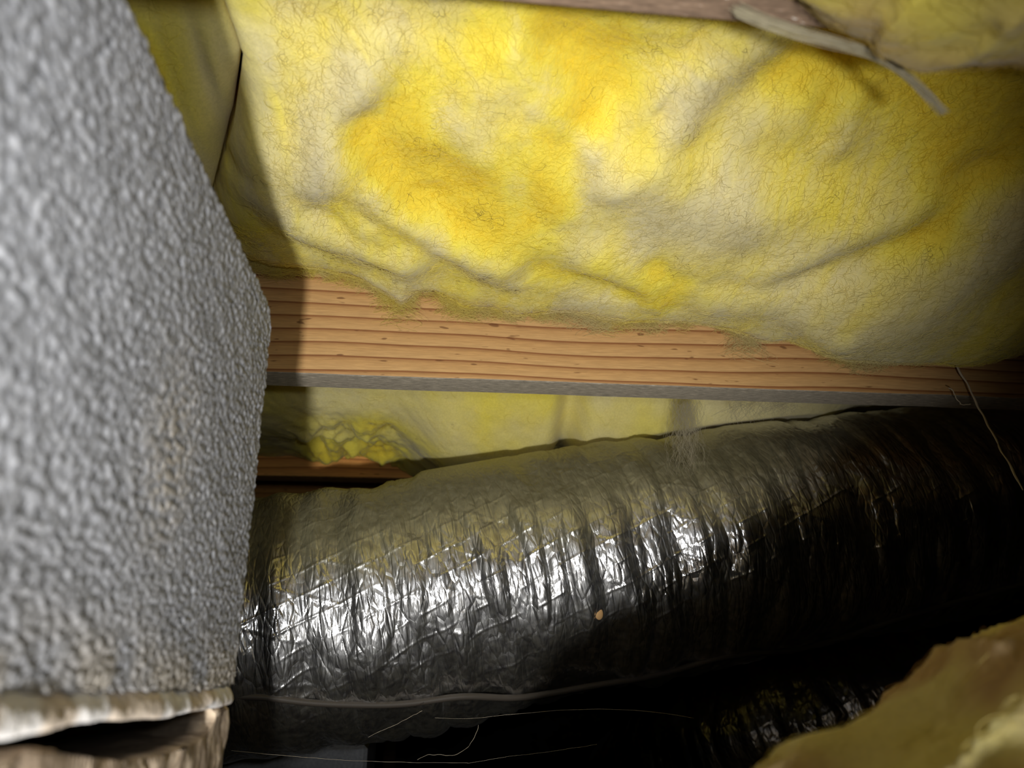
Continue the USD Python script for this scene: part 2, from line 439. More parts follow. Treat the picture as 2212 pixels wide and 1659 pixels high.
def close_grid(P, ztop, clean=None):
    """Grid (rows, cols, 3) seen from below, closed upwards into a solid."""
    nr, nc = P.shape[:2]
    v = [P.reshape(-1, 3)]
    f = [np.vstack([q[:, [0, 1, 2]], q[:, [0, 2, 3]]]) for q in [grid_faces(nr, nc)]]
    rim = np.concatenate([np.arange(nc), np.arange(1, nr) * nc + nc - 1, (nr - 1) * nc + np.arange(nc - 2, -1, -1), np.arange(nr - 2, 0, -1) * nc])
    top = P.reshape(-1, 3)[rim].copy()
    top[:, 2] = ztop
    if clean is not None:
        top[:, :2] = clean.reshape(-1, 2)[rim]
    n0, m = nr * nc, len(rim)
    v.append(top)
    a, b = np.arange(m), (np.arange(m) + 1) % m
    f.append(np.stack([rim[a], n0 + a, n0 + b], 1)); f.append(np.stack([rim[a], n0 + b, rim[b]], 1))
    import mapbox_earcut
    tri = mapbox_earcut.triangulate_float64(top[:, :2], np.array([m], np.uint32)).reshape(-1, 3).astype(int)
    p2 = top[:, :2]
    ar = sum((p2[t[1], 0] - p2[t[0], 0]) * (p2[t[2], 1] - p2[t[0], 1]) - (p2[t[1], 1] - p2[t[0], 1]) * (p2[t[2], 0] - p2[t[0], 0]) for t in tri[:: max(1, len(tri) // 50)])
    ref = sum((p2[a_, 0] * p2[b_, 1] - p2[b_, 0] * p2[a_, 1]) for a_, b_ in zip(a, b))
    f.append(n0 + (tri[:, ::-1] if ar * ref > 0 else tri))
    return np.vstack(v), np.vstack(f)


# ---- main batt: bay between the near and the middle joist
EDGE = np.array([(420, 560), (480, 566), (530, 575), (580, 578), (640, 580), (700, 590), (745, 600), (800, 618), (835, 645), (868, 666), (890, 650), (915, 622), (940, 632), (965, 655), (1005, 668), (1060, 664), (1110, 680), (1160, 675),
                 (1220, 670), (1270, 690), (1330, 702), (1380, 690), (1440, 685), (1500, 688), (1560, 705), (1600, 725), (1625, 728), (1650, 702), (1720, 715), (1760, 752), (1800, 770), (1880, 785), (1950, 775), (2060, 762), (2100, 740),
                 (2140, 690), (2212, 632), (2300, 600), (2600, 560)], float)
_e = at(EDGE[:, 0], EDGE[:, 1], Y_MID[0] - 0.004)


def ze(x):
    return np.interp(x, _e[:, 0], _e[:, 2])


YB0, YB1 = Y_NEAR[1] + 0.002, Y_MID[0] - 0.001
CREASE = np.array([(470, -260), (478, 0), (500, 60), (520, 130), (513, 190), (497, 300), (470, 400), (440, 500), (420, 560)], float)


from scipy.interpolate import PchipInterpolator
_pk = PchipInterpolator([0.15, 0.206, 0.28, 0.36, 0.44, 0.50, 0.55, 0.602, 0.7], [0.30, 0.305, 0.300, 0.283, 0.260, 0.246, 0.248, 0.268, 0.268])


def _prof(y):
    return _pk(np.clip(y, 0.16, 0.69))


def base_main(x, y):
    t = np.clip((y - YB0) / (YB1 - YB0), 0, 1)
    e = ze(x)
    es = np.interp(x, [-0.3, -0.13, 0.1, 0.3, 0.43, 0.48, 0.52, 0.56, 0.8], [0.305, 0.30, 0.268, 0.25, 0.225, 0.235, 0.265, 0.30, 0.31])
    z = _prof(y) + (es - 0.268) * sstep(t, 0.35, 1.0) - 0.012 * sstep(x, 0.15, 0.4) * (1 - sstep(x, 0.42, 0.56)) * np.sin(np.pi * t)
    w = sstep(t, 0.80, 1.0)
    z = z + (e - es) * w
    return z


def on_base(px, py, base, z0=0.25, y0=YB0, y1=YB1):
    d = ray(px, py)
    t = z0 / d[..., 2]
    for _ in range(40):
        p = d * t[..., None]
        z = base(p[..., 0], np.clip(p[..., 1], y0, y1))
        t = 0.5 * t + 0.5 * z / d[..., 2]
    return d * t[..., None]


_c = on_base(CREASE[:, 0], CREASE[:, 1], base_main)
_o = np.argsort(_c[:, 1])


def xcrease(y):
    return np.interp(y, _c[_o, 1], _c[_o, 0])


# hand-placed folds: (pixel polyline, width m, push m (+ towards the viewer), tone shift)
FOLDS = [
    ([(830, 80), (760, 200), (700, 320), (690, 375)], 0.014, 0.007, -0.75),
    ([(900, 40), (860, 130), (800, 240), (750, 300)], 0.010, -0.004, 0.2),
    ([(1130, 90), (1200, 190), (1290, 300), (1330, 380)], 0.011, 0.007, -0.55),
    ([(1230, 100), (1290, 200), (1300, 270)], 0.016, -0.010, 0.9),
    ([(1500, 150), (1400, 230), (1300, 305)], 0.007, 0.005, -0.3),
    ([(1360, 130), (1330, 220)], 0.02, -0.006, 0.5),
    ([(1640, 100), (1560, 150), (1480, 230), (1420, 330)], 0.014, 0.007, -0.7),
    ([(1520, 85), (1480, 170), (1430, 240)], 0.004, -0.004, 0.3),
    ([(1800, 130), (1740, 150), (1690, 185)], 0.014, -0.012, 1.6),
    ([(1880, 150), (1830, 240), (1810, 320)], 0.008, 0.006, -0.8),
    ([(1860, 170), (1800, 250), (1790, 310)], 0.007, -0.006, 0.7),
    ([(770, 280), (830, 350), (900, 440)], 0.013, -0.006, 1.3),
    ([(740, 300), (770, 380), (860, 470), (980, 540), (1100, 570)], 0.010, 0.006, -0.45),
    ([(960, 380), (1000, 420), (960, 480)], 0.016, -0.005, 0.9),
    ([(1050, 400), (1120, 470), (1080, 500)], 0.02, -0.003, 0.8),
    ([(1150, 280), (1200, 380), (1230, 460)], 0.010, 0.003, 0.5),
    ([(1030, 200), (1000, 300), (1050, 380)], 0.018, 0.004, -0.35),
    ([(560, 430), (620, 470), (740, 520), (860, 560)], 0.014, 0.006, -0.5),
    ([(520, 400), (600, 500), (680, 545)], 0.010, -0.004, -0.2),
    ([(690, 450), (760, 500), (830, 530)], 0.007, -0.005, 0.2),
    ([(800, 510), (870, 560), (930, 610)], 0.010, 0.006, -0.3),
    ([(1180, 580), (1260, 610), (1340, 640)], 0.012, -0.006, 0.9),
    ([(1290, 560), (1350, 600), (1420, 650)], 0.012, 0.005, 0.7),
    ([(1390, 400), (1480, 440), (1560, 430), (1600, 470)], 0.02, 0.006, -0.75),
    ([(1520, 500), (1620, 480), (1700, 520)], 0.02, 0.003, -0.4),
    ([(1440, 290), (1420, 340), (1450, 390)], 0.016, 0.004, 0.6),
    ([(1600, 240), (1560, 290), (1480, 320)], 0.012, -0.003, 0.5),
    ([(1660, 330), (1760, 370), (1880, 370)], 0.012, -0.004, 0.35),
    ([(1620, 430), (1720, 440), (1860, 480)], 0.014, 0.003, 0.35),
    ([(1640, 600), (1740, 540), (1860, 480), (2050, 420)], 0.012, 0.005, -0.15),
    ([(1760, 600), (1900, 540), (2010, 500), (2130, 380)], 0.010, -0.005, 0.6),
    ([(2080, 390), (2150, 380)], 0.010, -0.004, 0.9),
    ([(2000, 500), (2060, 510)], 0.012, -0.003, 0.8),
    ([(2212, 480), (2080, 560), (1950, 650), (1850, 720)], 0.035, 0.012, -0.9),
    ([(1560, 660), (1700, 670), (1820, 700)], 0.014, 0.004, -0.5),
    ([(1420, 590), (1470, 620), (1450, 660)], 0.010, -0.004, 0.9),
    ([(1560, 620), (1700, 610), (1830, 590)], 0.010, -0.003, -0.4),
    ([(600, 120), (680, 200), (640, 330)], 0.03, 0.005, -0.25),
    ([(560, 330), (600, 420), (660, 450)], 0.02, 0.004, -0.35),
    ([(880, 120), (960, 90), (1060, 120)], 0.02, 0.003, 0.45),
    ([(1850, 60), (1950, 200), (2100, 280)], 0.03, -0.004, 1.1),
    ([(1960, 170), (2100, 260), (2212, 300)], 0.03, -0.004, 0.9),
    # colour of the wool only: clean yellow, and dusty pale
    ([(855, 235), (925, 295)], 0.012, 0, 0.8), ([(1000, 470), (1065, 495)], 0.018, 0, 0.9), ([(955, 350), (1040, 375)], 0.014, 0, 0.8),
    ([(1215, 235), (1290, 285)], 0.012, -0.001, 0.9), ([(1390, 70), (1500, 125)], 0.026, 0, 0.7), ([(1130, 330), (1205, 430)], 0.009, 0, 0.7),
    ([(1420, 330), (1445, 400)], 0.014, 0, 0.7), ([(790, 310), (840, 380)], 0.010, 0, 0.8), ([(1100, 60), (1250, 90)], 0.02, 0, 0.4),
    ([(760, 130), (715, 240), (695, 370)], 0.011, 0.002, -1.0), ([(560, 160), (590, 330), (640, 420)], 0.03, 0, -0.75), ([(1500, 215), (1600, 175)], 0.018, 0, -0.8),
    ([(1590, 290), (1650, 240)], 0.014, 0, -0.7), ([(1420, 480), (1560, 425)], 0.022, 0, -0.7), ([(960, 555), (1110, 600)], 0.010, 0.003, -0.7),
    ([(830, 420), (930, 540)], 0.007, 0.003, -0.8), ([(640, 520), (770, 560)], 0.010, 0.002, -0.6), ([(1170, 215), (1290, 315)], 0.006, 0.002, -0.8),
    ([(800, 600), (880, 640)], 0.008, 0.002, -0.6), ([(1290, 655), (1410, 665)], 0.008, 0.002, -0.6), ([(1040, 150), (1060, 220)], 0.014, 0, -0.4),
    ([(1050, 330), (1000, 260)], 0.008, 0.002, -0.5), ([(1700, 470), (1830, 430)], 0.02, 0, 0.5), ([(2050, 470), (1950, 560)], 0.012, 0, 0.4),
]

nc_, nr_ = 860, 330
u = np.linspace(0, 1, nc_)
tv = np.linspace(0, 1, nr_ - 14)
YY = YB0 + (YB1 - YB0) * tv
X1M = 0.80
Xg = xcrease(YY)[:, None] + 0.0015 + (X1M - xcrease(YY)[:, None]) * u[None] ** 1.08
Yg = np.broadcast_to(YY[:, None], Xg.shape).copy()
Zg = base_main(Xg, Yg)
dcr = Xg - xcrease(YY)[:, None]
rr = 0.010 + 0.022 * sstep(Yg, 0.32, 0.40) + 0.035 * sstep(Yg, 0.40, 0.6)
k_ = np.clip(1 - dcr / rr, 0, 1)
Zg = Zg + rr * 0.9 * (1 - np.sqrt(np.maximum(1 - k_ ** 2, 0)))
push = np.zeros_like(Xg)
tone = np.zeros_like(Xg)
wx = Xg + 0.011 * (N3(Xg / 0.05, Yg / 0.05, 0 * Xg, seed=1) - 0.5)
wy = Yg + 0.011 * (N3(Xg / 0.05, Yg / 0.05, 0 * Xg + 7, seed=2) - 0.5)
for poly, wd, amp, tn in FOLDS:
    q = np.array(poly, float)
    p = on_base(q[:, 0], q[:, 1], base_main)[:, :2]
    d = seg_dist(wx, wy, p)
    g = np.exp(-(d / (wd * 1.35)) ** 2)
    push += amp * 1.15 * g
    tone += tn * 0.66 * np.exp(-(d / (wd * 1.15)) ** 2)
wv = wy * (1 - 0.45 * sstep(wy, 0.3, 0.6))                     # the far part is seen at a flatter angle
lump = fbm(np.stack([wx / 0.075, wv / 0.085, 0 * wx], -1), 2, 11) - 0.5
push += 0.012 * lump
_an = 3.5 * N3(wx / 0.10, wv / 0.12, 0 * wx, seed=9)
_a, _b = wx * np.cos(_an) + wv * np.sin(_an), -wx * np.sin(_an) + wv * np.cos(_an)
streak = fbm(np.stack([_a / 0.009, _b / 0.05, 0 * wx], -1), 2, 3) - 0.5
push += 0.0007 * streak
push += 0.0022 * (fbm(np.stack([wx / 0.016, wv / 0.014, 0 * wx], -1), 4, 21) - 0.5) + 0.0009 * (fbm(np.stack([Xg / 0.004, Yg / 0.007, 0 * Xg], -1), 3, 22) - 0.5)
tone += 0.60 + 1.2 * (fbm(np.stack([wx / 0.055, wv / 0.05, 0 * wx], -1), 3, 41) - 0.5) + 0.55 * streak + 0.9 * (fbm(np.stack([wx / 0.013, wv / 0.012, 0 * wx], -1), 3, 43) - 0.5)
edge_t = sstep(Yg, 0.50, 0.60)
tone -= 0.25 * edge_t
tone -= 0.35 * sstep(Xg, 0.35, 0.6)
P = np.stack([Xg, Yg, Zg], -1)
Nn = normals_of(P)
if Nn[nr_ // 2, nc_ // 2, 2] > 0:
    Nn = -Nn
fadeY = sstep(Yg, YB0, YB0 + 0.02) * (1 - sstep(Yg, YB1 - 0.012, YB1))
P = P + Nn * (push * (0.15 + 0.85 * fadeY))[..., None]
P[..., 1] = np.minimum(P[..., 1], YB1)
P[..., 0] = np.maximum(P[..., 0], xcrease(P[..., 1]) + 0.0007)
P[..., 2] = np.maximum(P[..., 2], HB - 0.03)
# ragged lip turning up against the joist
lip = []
x_l, z_l = P[-1, :, 0], P[-1, :, 2]
rag = 0.006 * (N3(x_l / 0.006, 0 * x_l, 0 * x_l, seed=51) - 0.5) + 0.004 * (N3(x_l / 0.0022, 0 * x_l, 0 * x_l, seed=52) - 0.5)
P[-8:, :, 2] += np.linspace(0, 1, 8)[:, None] * rag[None]
for q in range(1, 15):
    row = P[-1].copy()
    row[:, 2] = np.minimum(row[:, 2] + 0.002 * q ** 1.2, HT - 0.001)
    row[:, 1] = YB1 + 0.0004
    lip.append(row)
Pm = np.concatenate([P, np.array(lip)], 0)
tone = np.concatenate([tone, np.repeat(tone[-1:], 14, 0)], 0)
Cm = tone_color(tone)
Nm = normals_of(Pm)
if Nm[nr_ // 2, nc_ // 2, 2] > 0:
    Nm = -Nm
clean = np.stack([Xg, Yg], -1)
clean[:, 0, 0] += 0.0004
clean = np.concatenate([clean, np.repeat(clean[-1:] + [0, 0.0002], 14, 0) + np.arange(14)[:, None, None] * np.array([0, 0.00001])], 0)
V, Fc = close_grid(Pm, HT - 0.002, clean)
Cv = np.vstack([Cm.reshape(-1, 3), np.tile(PALE, (len(V) - Cm.shape[0] * Cm.shape[1], 1))])
rng = np.random.default_rng(5)
t_ = thing('insulation_batt', 'large bright yellow fiberglass batt sagging between the two front joists', 'insulation', (0.25, 0.4, HB), group='insulation batts')
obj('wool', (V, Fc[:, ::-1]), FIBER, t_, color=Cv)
_off = np.ones(Pm[:-14].shape[:2]); _off[:, :26] = 0
fuzz(t_, Pm[:-14], Nm[:-14], Cm[:-14], 42000, rng, length=0.011, width=0.00014, lift=0.0018, pick=_off)
dark_hairs(t_, Pm[:-14], Nm[:-14], 460, 40, rng, pick=_off)
# frayed fringe hanging from the lower lip over the joist
nf = 7500
jx = rng.integers(30, nc_ - 60, nf)
st = P[-rng.integers(1, 14, nf), jx]
kq = 6
fr = np.zeros((nf, kq, 3))
ln = rng.uniform(0.002, 0.009, nf) * (0.6 + 1.1 * noise(np.stack([st[:, 0] / 0.02, 0 * st[:, 0], 0 * st[:, 0]], -1), 61))
az = rng.normal(0, 0.9, nf)
for cx, half in ((at(868., 660., 0.6)[0], 0.006), (at(1405., 692., 0.6)[0], 0.010), (at(1465., 692., 0.6)[0], 0.010), (at(1605., 722., 0.6)[0], 0.008)):
    near = np.abs(st[:, 0] - cx) < half * 1.6
    ln = np.where(near, ln * (1 + 1.6 * np.exp(-((st[:, 0] - cx) / half) ** 2)), ln)      # torn tufts hang lower
for q in range(kq):
    s = q / (kq - 1)
    fr[:, q] = st + np.stack([np.sin(az + s * rng.normal(0, 0.7, nf)) * ln * s, -0.0012 - 0.002 * np.sin(3 * s) + 0 * az, -np.cos(az * 0.6) * ln * s], -1)
curves('frayed_edge', fr, 0.00013, STRAND, t_, kind='stuff', color=np.clip(Cm[-15, jx] * rng.uniform(0.75, 1.05, (nf, 1)), 0, 0.95), label='frayed lower edge fibers')

# ---- left batt, beyond the crease
nr2, nc2 = 200, 170
YY2 = np.linspace(YB0, YB1, nr2)
u2 = np.linspace(0, 1, nc2)
X0 = -0.42
Xg = X0 + (xcrease(YY2)[:, None] - 0.0005 - X0) * u2[None] ** 0.8
Yg = np.broadcast_to(YY2[:, None], Xg.shape)
Zg = _prof(Yg) + 0.025 * sstep(Yg, 0.45, 0.6)
dcr = xcrease(YY2)[:, None] - Xg
r2 = 0.012 + 0.033 * sstep(Yg, 0.32, 0.42)
k_ = np.clip(1 - dcr / r2, 0, 1)
Zg = Zg + 0.8 * r2 * (1 - np.sqrt(np.maximum(1 - k_ ** 2, 0)))
strk = N3(Xg / 0.006, Yg / 0.07, 0 * Xg, seed=71) - 0.5
Zg = Zg - 0.008 * (fbm(np.stack([Xg / 0.05, Yg / 0.08, 0 * Xg], -1), 3, 72) - 0.5) - 0.0022 * strk
P2 = np.stack([np.minimum(Xg, xcrease(Yg) - 0.0007), Yg, Zg], -1)
N2 = normals_of(P2)
if N2[50, 50, 2] > 0:
    N2 = -N2
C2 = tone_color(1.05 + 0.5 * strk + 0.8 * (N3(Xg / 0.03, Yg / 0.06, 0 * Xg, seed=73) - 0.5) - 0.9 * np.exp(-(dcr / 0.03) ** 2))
V, Fc = close_grid(P2, HT - 0.003, P2[..., :2])
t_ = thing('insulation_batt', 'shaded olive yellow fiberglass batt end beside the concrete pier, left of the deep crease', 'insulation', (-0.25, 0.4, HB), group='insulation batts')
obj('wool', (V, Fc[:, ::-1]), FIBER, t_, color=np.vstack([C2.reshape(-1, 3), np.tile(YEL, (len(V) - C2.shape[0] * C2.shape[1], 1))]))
_off2 = np.ones(P2.shape[:2]); _off2[:, -20:] = 0
fuzz(t_, P2, N2, C2, 5000, rng, length=0.012, swirl=0.2, pick=_off2)
dark_hairs(t_, P2, N2, 25, 2, rng, pick=_off2)

# ---- far batt: bay behind the middle joist, seen under it
A0 = at(np.array([545., 800., 1310., 1800., 2150.]), np.array([1346., 1308., 1212., 1132., 1076.]), 0.78)
def spline(ctrl, n):
    from scipy.interpolate import CubicSpline
    c = np.array(ctrl, float)
    s = np.r_[0, np.cumsum(np.linalg.norm(np.diff(c, axis=0), axis=1))]
    cs = CubicSpline(s, c)
    t = np.linspace(0, s[-1], n)
    return cs(t), cs(t, 1), t


ctrl = [A0[0] + [-0.35, 0.02, -0.045], A0[0] + [-0.15, 0, -0.02], A0[0], A0[1], A0[2], A0[3] + [0, 0.02, 0], A0[4] + [0, 0.04, 0], A0[4] + [0.35, 0.12, 0.06]]
YC0, YC1 = Y_MID[1] + 0.002, Y_FAR[0] - 0.002
nr3, nc3 = 260, 520
xs3 = np.linspace(-0.35, 0.78, nc3)
ys3 = np.linspace(YC0, YC1, nr3)
Xg, Yg = np.meshgrid(xs3, ys3)
t3 = (Yg - YC0) / (YC1 - YC0)
Zg = 0.310 - (0.088 + 0.045 * sstep(Xg, -0.05, 0.03)) * sstep(Yg, 0.655, 0.87 - 0.04 * sstep(Xg, 0.0, 0.3))
Zg += 0.09 * sstep(Xg, 0.34, 0.54) * 1.0                                   # lifts over the rising duct
Zg += 0.034 * np.exp(-((Xg - 0.150) / 0.014) ** 2)                          # dip between two lumps
Zg += 0.012 * (fbm(np.stack([Xg / 0.09, Yg / 0.08, 0 * Xg], -1), 3, 81) - 0.5)
Zg += 0.002 * (fbm(np.stack([Xg / 0.008, Yg / 0.008, 0 * Xg], -1), 2, 82) - 0.5)
# torn clump at the far left corner
torn = np.exp(-((Xg + 0.098) / 0.066) ** 4) * sstep(t3, 0.40, 0.66)
rg = fbm(np.stack([Xg / 0.024, Yg / 0.040, 0 * Xg], -1), 3, 83)
Zg -= torn * (-0.006 + 0.050 * (rg - 0.45))
Zg = np.maximum(Zg, 0.165)
_cc, _, _ = spline(ctrl, 600)
_ax, _ay = np.interp(Xg, _cc[:, 0], _cc[:, 2]), np.interp(Xg, _cc[:, 0], _cc[:, 1])
_ps = np.sqrt(np.maximum(1 - ((Yg - _ay) / 0.140) ** 2, 0))
_rr = 0.1240 + 0.020 * (1 - sstep(_ps, 0.0, 0.62))
_zl = np.where(_ps > 0, _ax + np.sqrt(np.maximum(_rr ** 2 - (Yg - _ay) ** 2, 0)), -1)
near_duct = Zg < _zl + 0.006
Zg = np.where(_ps > 0, np.maximum(Zg, _ax + np.sqrt(np.maximum(_rr ** 2 - (Yg - _ay) ** 2, 0))), Zg)    # rests on the duct where that rises
P3 = np.stack([Xg, Yg, Zg], -1)
N3_ = normals_of(P3)
if N3_[50, 50, 2] > 0:
    N3_ = -N3_
tn3 = 0.75 + 1.6 * (fbm(np.stack([Xg / 0.06, Yg / 0.05, 0 * Xg], -1), 4, 84) - 0.5) - 0.30 + 0.65 * torn + 0.5 * np.exp(-((Xg + 0.30) / 0.08) ** 2) - 0.9 * sstep(Xg, 0.15, 0.45)
C3 = tone_color(tn3)
V, Fc = close_grid(P3, HT - 0.002)
t_ = thing('insulation_batt', 'yellow fiberglass batt behind the middle joist, torn bright clump just above foil duct', 'insulation', (0.25, 0.84, HB), group='insulation batts')
obj('wool', (V, Fc[:, ::-1]), FIBER, t_, color=np.vstack([C3.reshape(-1, 3), np.tile(YEL, (len(V) - C3.shape[0] * C3.shape[1], 1))]))
fuzz(t_, P3, N3_, C3, 14000, rng, length=0.014, width=0.00018, pick=(0.25 + 0.75 * torn) * (~gaussian_bool(near_duct)))
dark_hairs(t_, P3, N3_, 60, 4, rng, pick=1.0 * (~gaussian_bool(near_duct)))

# ---- concrete pier
XP, YP = -0.083, 0.383
ZT, ZBOT = 0.158, -0.0275


def tilt(y):
    return 0.0135 * (1 - sstep(y, 0.12, 0.385))


def rough_block(name, parent, x1, y1, z0, z1, fine=True, tint=(0.26, 0.265, 0.28), depth=0.19, y0=-0.03, seed=0, chamfer=0.0):
    """A concrete block: right face x = x1 and far face y = y1 finely roughened, the rest plainer."""
    r = 0.004
    ny = 480 if fine else 60
    ys = y0 + (y1 - r - y0) * np.linspace(0, 1, ny)
    arc = np.linspace(0, math.pi / 2, 10)[1:]
    prof = [(x1 - depth, y0)] + [(x1, y) for y in ys] + [(x1 - r + r * math.cos(a), y1 - r + r * math.sin(a)) for a in arc]
    prof += [(x1 - r - s, y1) for s in np.linspace(0.001, depth - r, 60)]
    prof = np.array(prof)
    nz = 330 if fine else 40
    zs = np.linspace(z0, z1, nz)
    rows = []
    cen = np.array([x1 - depth * 0.5, (y0 + y1) / 2])
    ins = [(0.5, z0), (0.06, z0), (0.008, z0)] + [(0.0, z) for z in zs] + [(0.008, z1), (0.06, z1), (0.5, z1)]
    zt = np.full(len(prof), z1)
    dd = np.hypot(prof[:, 0] - x1, prof[:, 1] - y1)
    zt = z1 - chamfer * np.clip(1 - dd / (chamfer + 1e-9), 0, 1) if chamfer > 0 else zt
    for s, z in ins:
        p = prof * (1 - 2 * s if s < 0.5 else 0) + cen * (2 * s if s < 0.5 else 1)
        zz = np.minimum(z, zt)
        rows.append(np.column_stack([p, zz]))
    Q = np.array(rows)
    X = Q.reshape(-1, 3)
    n1 = fbm(X / 0.0022, 3, 100 + seed)
    n2 = noise(X / 0.0016, 200 + seed)
    n3 = fbm(X / 0.02, 2, 300 + seed)
    pits = sstep(noise(X / 0.0035, 400 + seed), 0.78, 0.95)
    amp = 0.0010 * (n1 - 0.5) * 2 + 0.0004 * (n2 - 0.5) + 0.0008 * (n3 - 0.5) - 0.0008 * pits
    nrm = normals_of(Q).reshape(-1, 3)
    outw = np.column_stack([X[:, 0] - cen[0], X[:, 1] - cen[1], 0 * X[:, 0]])
    sg = np.sign((nrm * outw).sum(1)); sg[sg == 0] = 1
    flat = np.concatenate([np.full(len(prof) * 3, 0.0), np.ones(len(prof) * nz), np.full(len(prof) * 3, 0.0)])
    X2 = X + nrm * (sg * amp * flat)[:, None]
    if fine:
        X2[:, 2] += (0.006 + 0.85 * tilt(X[:, 1])) * np.clip(1 - (X[:, 2] - z0) / 0.05, 0, 1) + 0 * tilt(X[:, 1]) * np.clip(1 - (X[:, 2] - z0) / 0.05, 0, 1)
    # rough the edges in height too
    X2[:, 2] += (n1 - 0.5) * 0.002 * flat * (np.abs(X[:, 2] - z1) < 0.006) + (noise(X / 0.004, 8) - 0.5) * 0.003 * flat * (np.abs(X[:, 2] - z0) < 0.006)
    w = noise(X / 0.03, 500 + seed)
    stain = np.exp(-((X[:, 1] - 0.255) / 0.022) ** 2 - ((X[:, 2] - 0.055) / 0.028) ** 2) * sstep(n1, 0.35, 0.7) + 0.8 * np.exp(-((X[:, 2] - z0) / 0.018) ** 2) * sstep(n3, 0.3, 0.6)
    c = np.array(tint)[None] * (0.82 + 0.45 * n1[:, None]) * (0.92 + 0.16 * w[:, None])
    c = c * (1 - 0.45 * pits[:, None])
    c = c * (1 - 0.65 * np.clip(stain, 0, 1)[:, None]) + np.array([0.42, 0.36, 0.26]) * 0.65 * np.clip(stain, 0, 1)[:, None]
    nr, nc = Q.shape[:2]
    m = trimesh.Trimesh(X2, np.vstack([g[:, [0, 1, 2]] for g in [grid_faces(nr, nc)]] + [g[:, [0, 2, 3]] for g in [grid_faces(nr, nc)]]), process=False)
    # wrap the back closed
    a = np.arange(nr - 1) * nc
    back = np.vstack([np.stack([a + nc - 1, a, a + nc], 1), np.stack([a + nc - 1, a + nc, a + 2 * nc - 1], 1)])
    m = trimesh.Trimesh(X2, np.vstack([m.faces, back]), process=False)
    if m.volume < 0:
        m.invert()
    return obj(name, m, CONCRETE, parent, color=c)


pier = thing('concrete_pier', 'rough grey concrete block pier close at the left, whitish mortar at its foot', 'pier', (XP - 0.1, 0.18, FL))
rough_block('block', pier, XP, YP, ZBOT, ZT, True, chamfer=0.013)
# lumpy mortar bed squeezed out under the block
nx_, ns_ = 260, 40
ys = np.linspace(-0.03, 0.379, nx_)
th = np.linspace(-1.2, 1.5, ns_)
Yg, Tg = np.meshgrid(ys, th, indexing='ij')
taper = 1 - sstep(Yg, 0.372, 0.3795)
rad = (0.011 + 0.004 * (fbm(np.stack([Yg / 0.035, 0.011 * np.cos(Tg) / 0.02, 0.011 * np.sin(Tg) / 0.02], -1), 2, 600) - 0.5) * 2 + 0.0016 * (fbm(np.stack([Yg / 0.006, 0.011 * np.cos(Tg) / 0.006, 0.011 * np.sin(Tg) / 0.006], -1), 2, 601) - 0.5)) * (0.35 + 0.65 * taper)
Zm = ZBOT + 0.0030 + 0.85 * tilt(Yg) + rad * 0.46 * np.sin(Tg)
Xm = XP - 0.0035 + rad * np.cos(Tg + 0.55) * 0.46 + 0.0016 * (fbm(np.stack([Yg / 0.007, Zm / 0.007, 0 * Yg], -1), 3, 602) - 0.5)
Pm2 = np.stack([Xm, Yg, Zm], -1)
ring = np.concatenate([Pm2, np.stack([np.full((nx_, 1), XP - 0.18), ys[:, None], (ZBOT + 0.0060 + 0.85 * tilt(ys))[:, None]], -1), np.stack([np.full((nx_, 1), XP - 0.18), ys[:, None], (ZBOT + 0.0015 + 0.85 * tilt(ys))[:, None]], -1)], 1)
nq = ring.shape[1]
i, j = np.meshgrid(np.arange(nx_ - 1), np.arange(nq), indexing='ij')
a = (i * nq + j).ravel(); b = (i * nq + (j + 1) % nq).ravel()
f = np.vstack([np.stack([a, a + nq, b + nq], 1), np.stack([a, b + nq, b], 1)])
e = (nx_ - 1) * nq
f = np.vstack([f, [[0, q + 1, q] for q in range(1, nq - 1)], [[e, e + q, e + q + 1] for q in range(1, nq - 1)]])
m = trimesh.Trimesh(ring.reshape(-1, 3), f, process=False)
if m.volume < 0:
    m.invert()
nv = fbm(ring.reshape(-1, 3) / 0.02, 3, 610)
cm = np.array([0.70, 0.60, 0.49]) * (1 - sstep(nv, 0.45, 0.65)[:, None]) + np.array([0.86, 0.84, 0.82]) * sstep(nv, 0.45, 0.65)[:, None]
obj('mortar_joint', m, CONCRETE, pier, color=cm, label='lumpy whitish mortar squeezed out of the joint')


# lower block, its face shell broken open in a rounded pocket just under the joint
def on_face(px, py, X):
    d = ray(np.array(px, float), np.array(py, float))
    return (d * (X / d[:, 0])[:, None])[:, 1:]


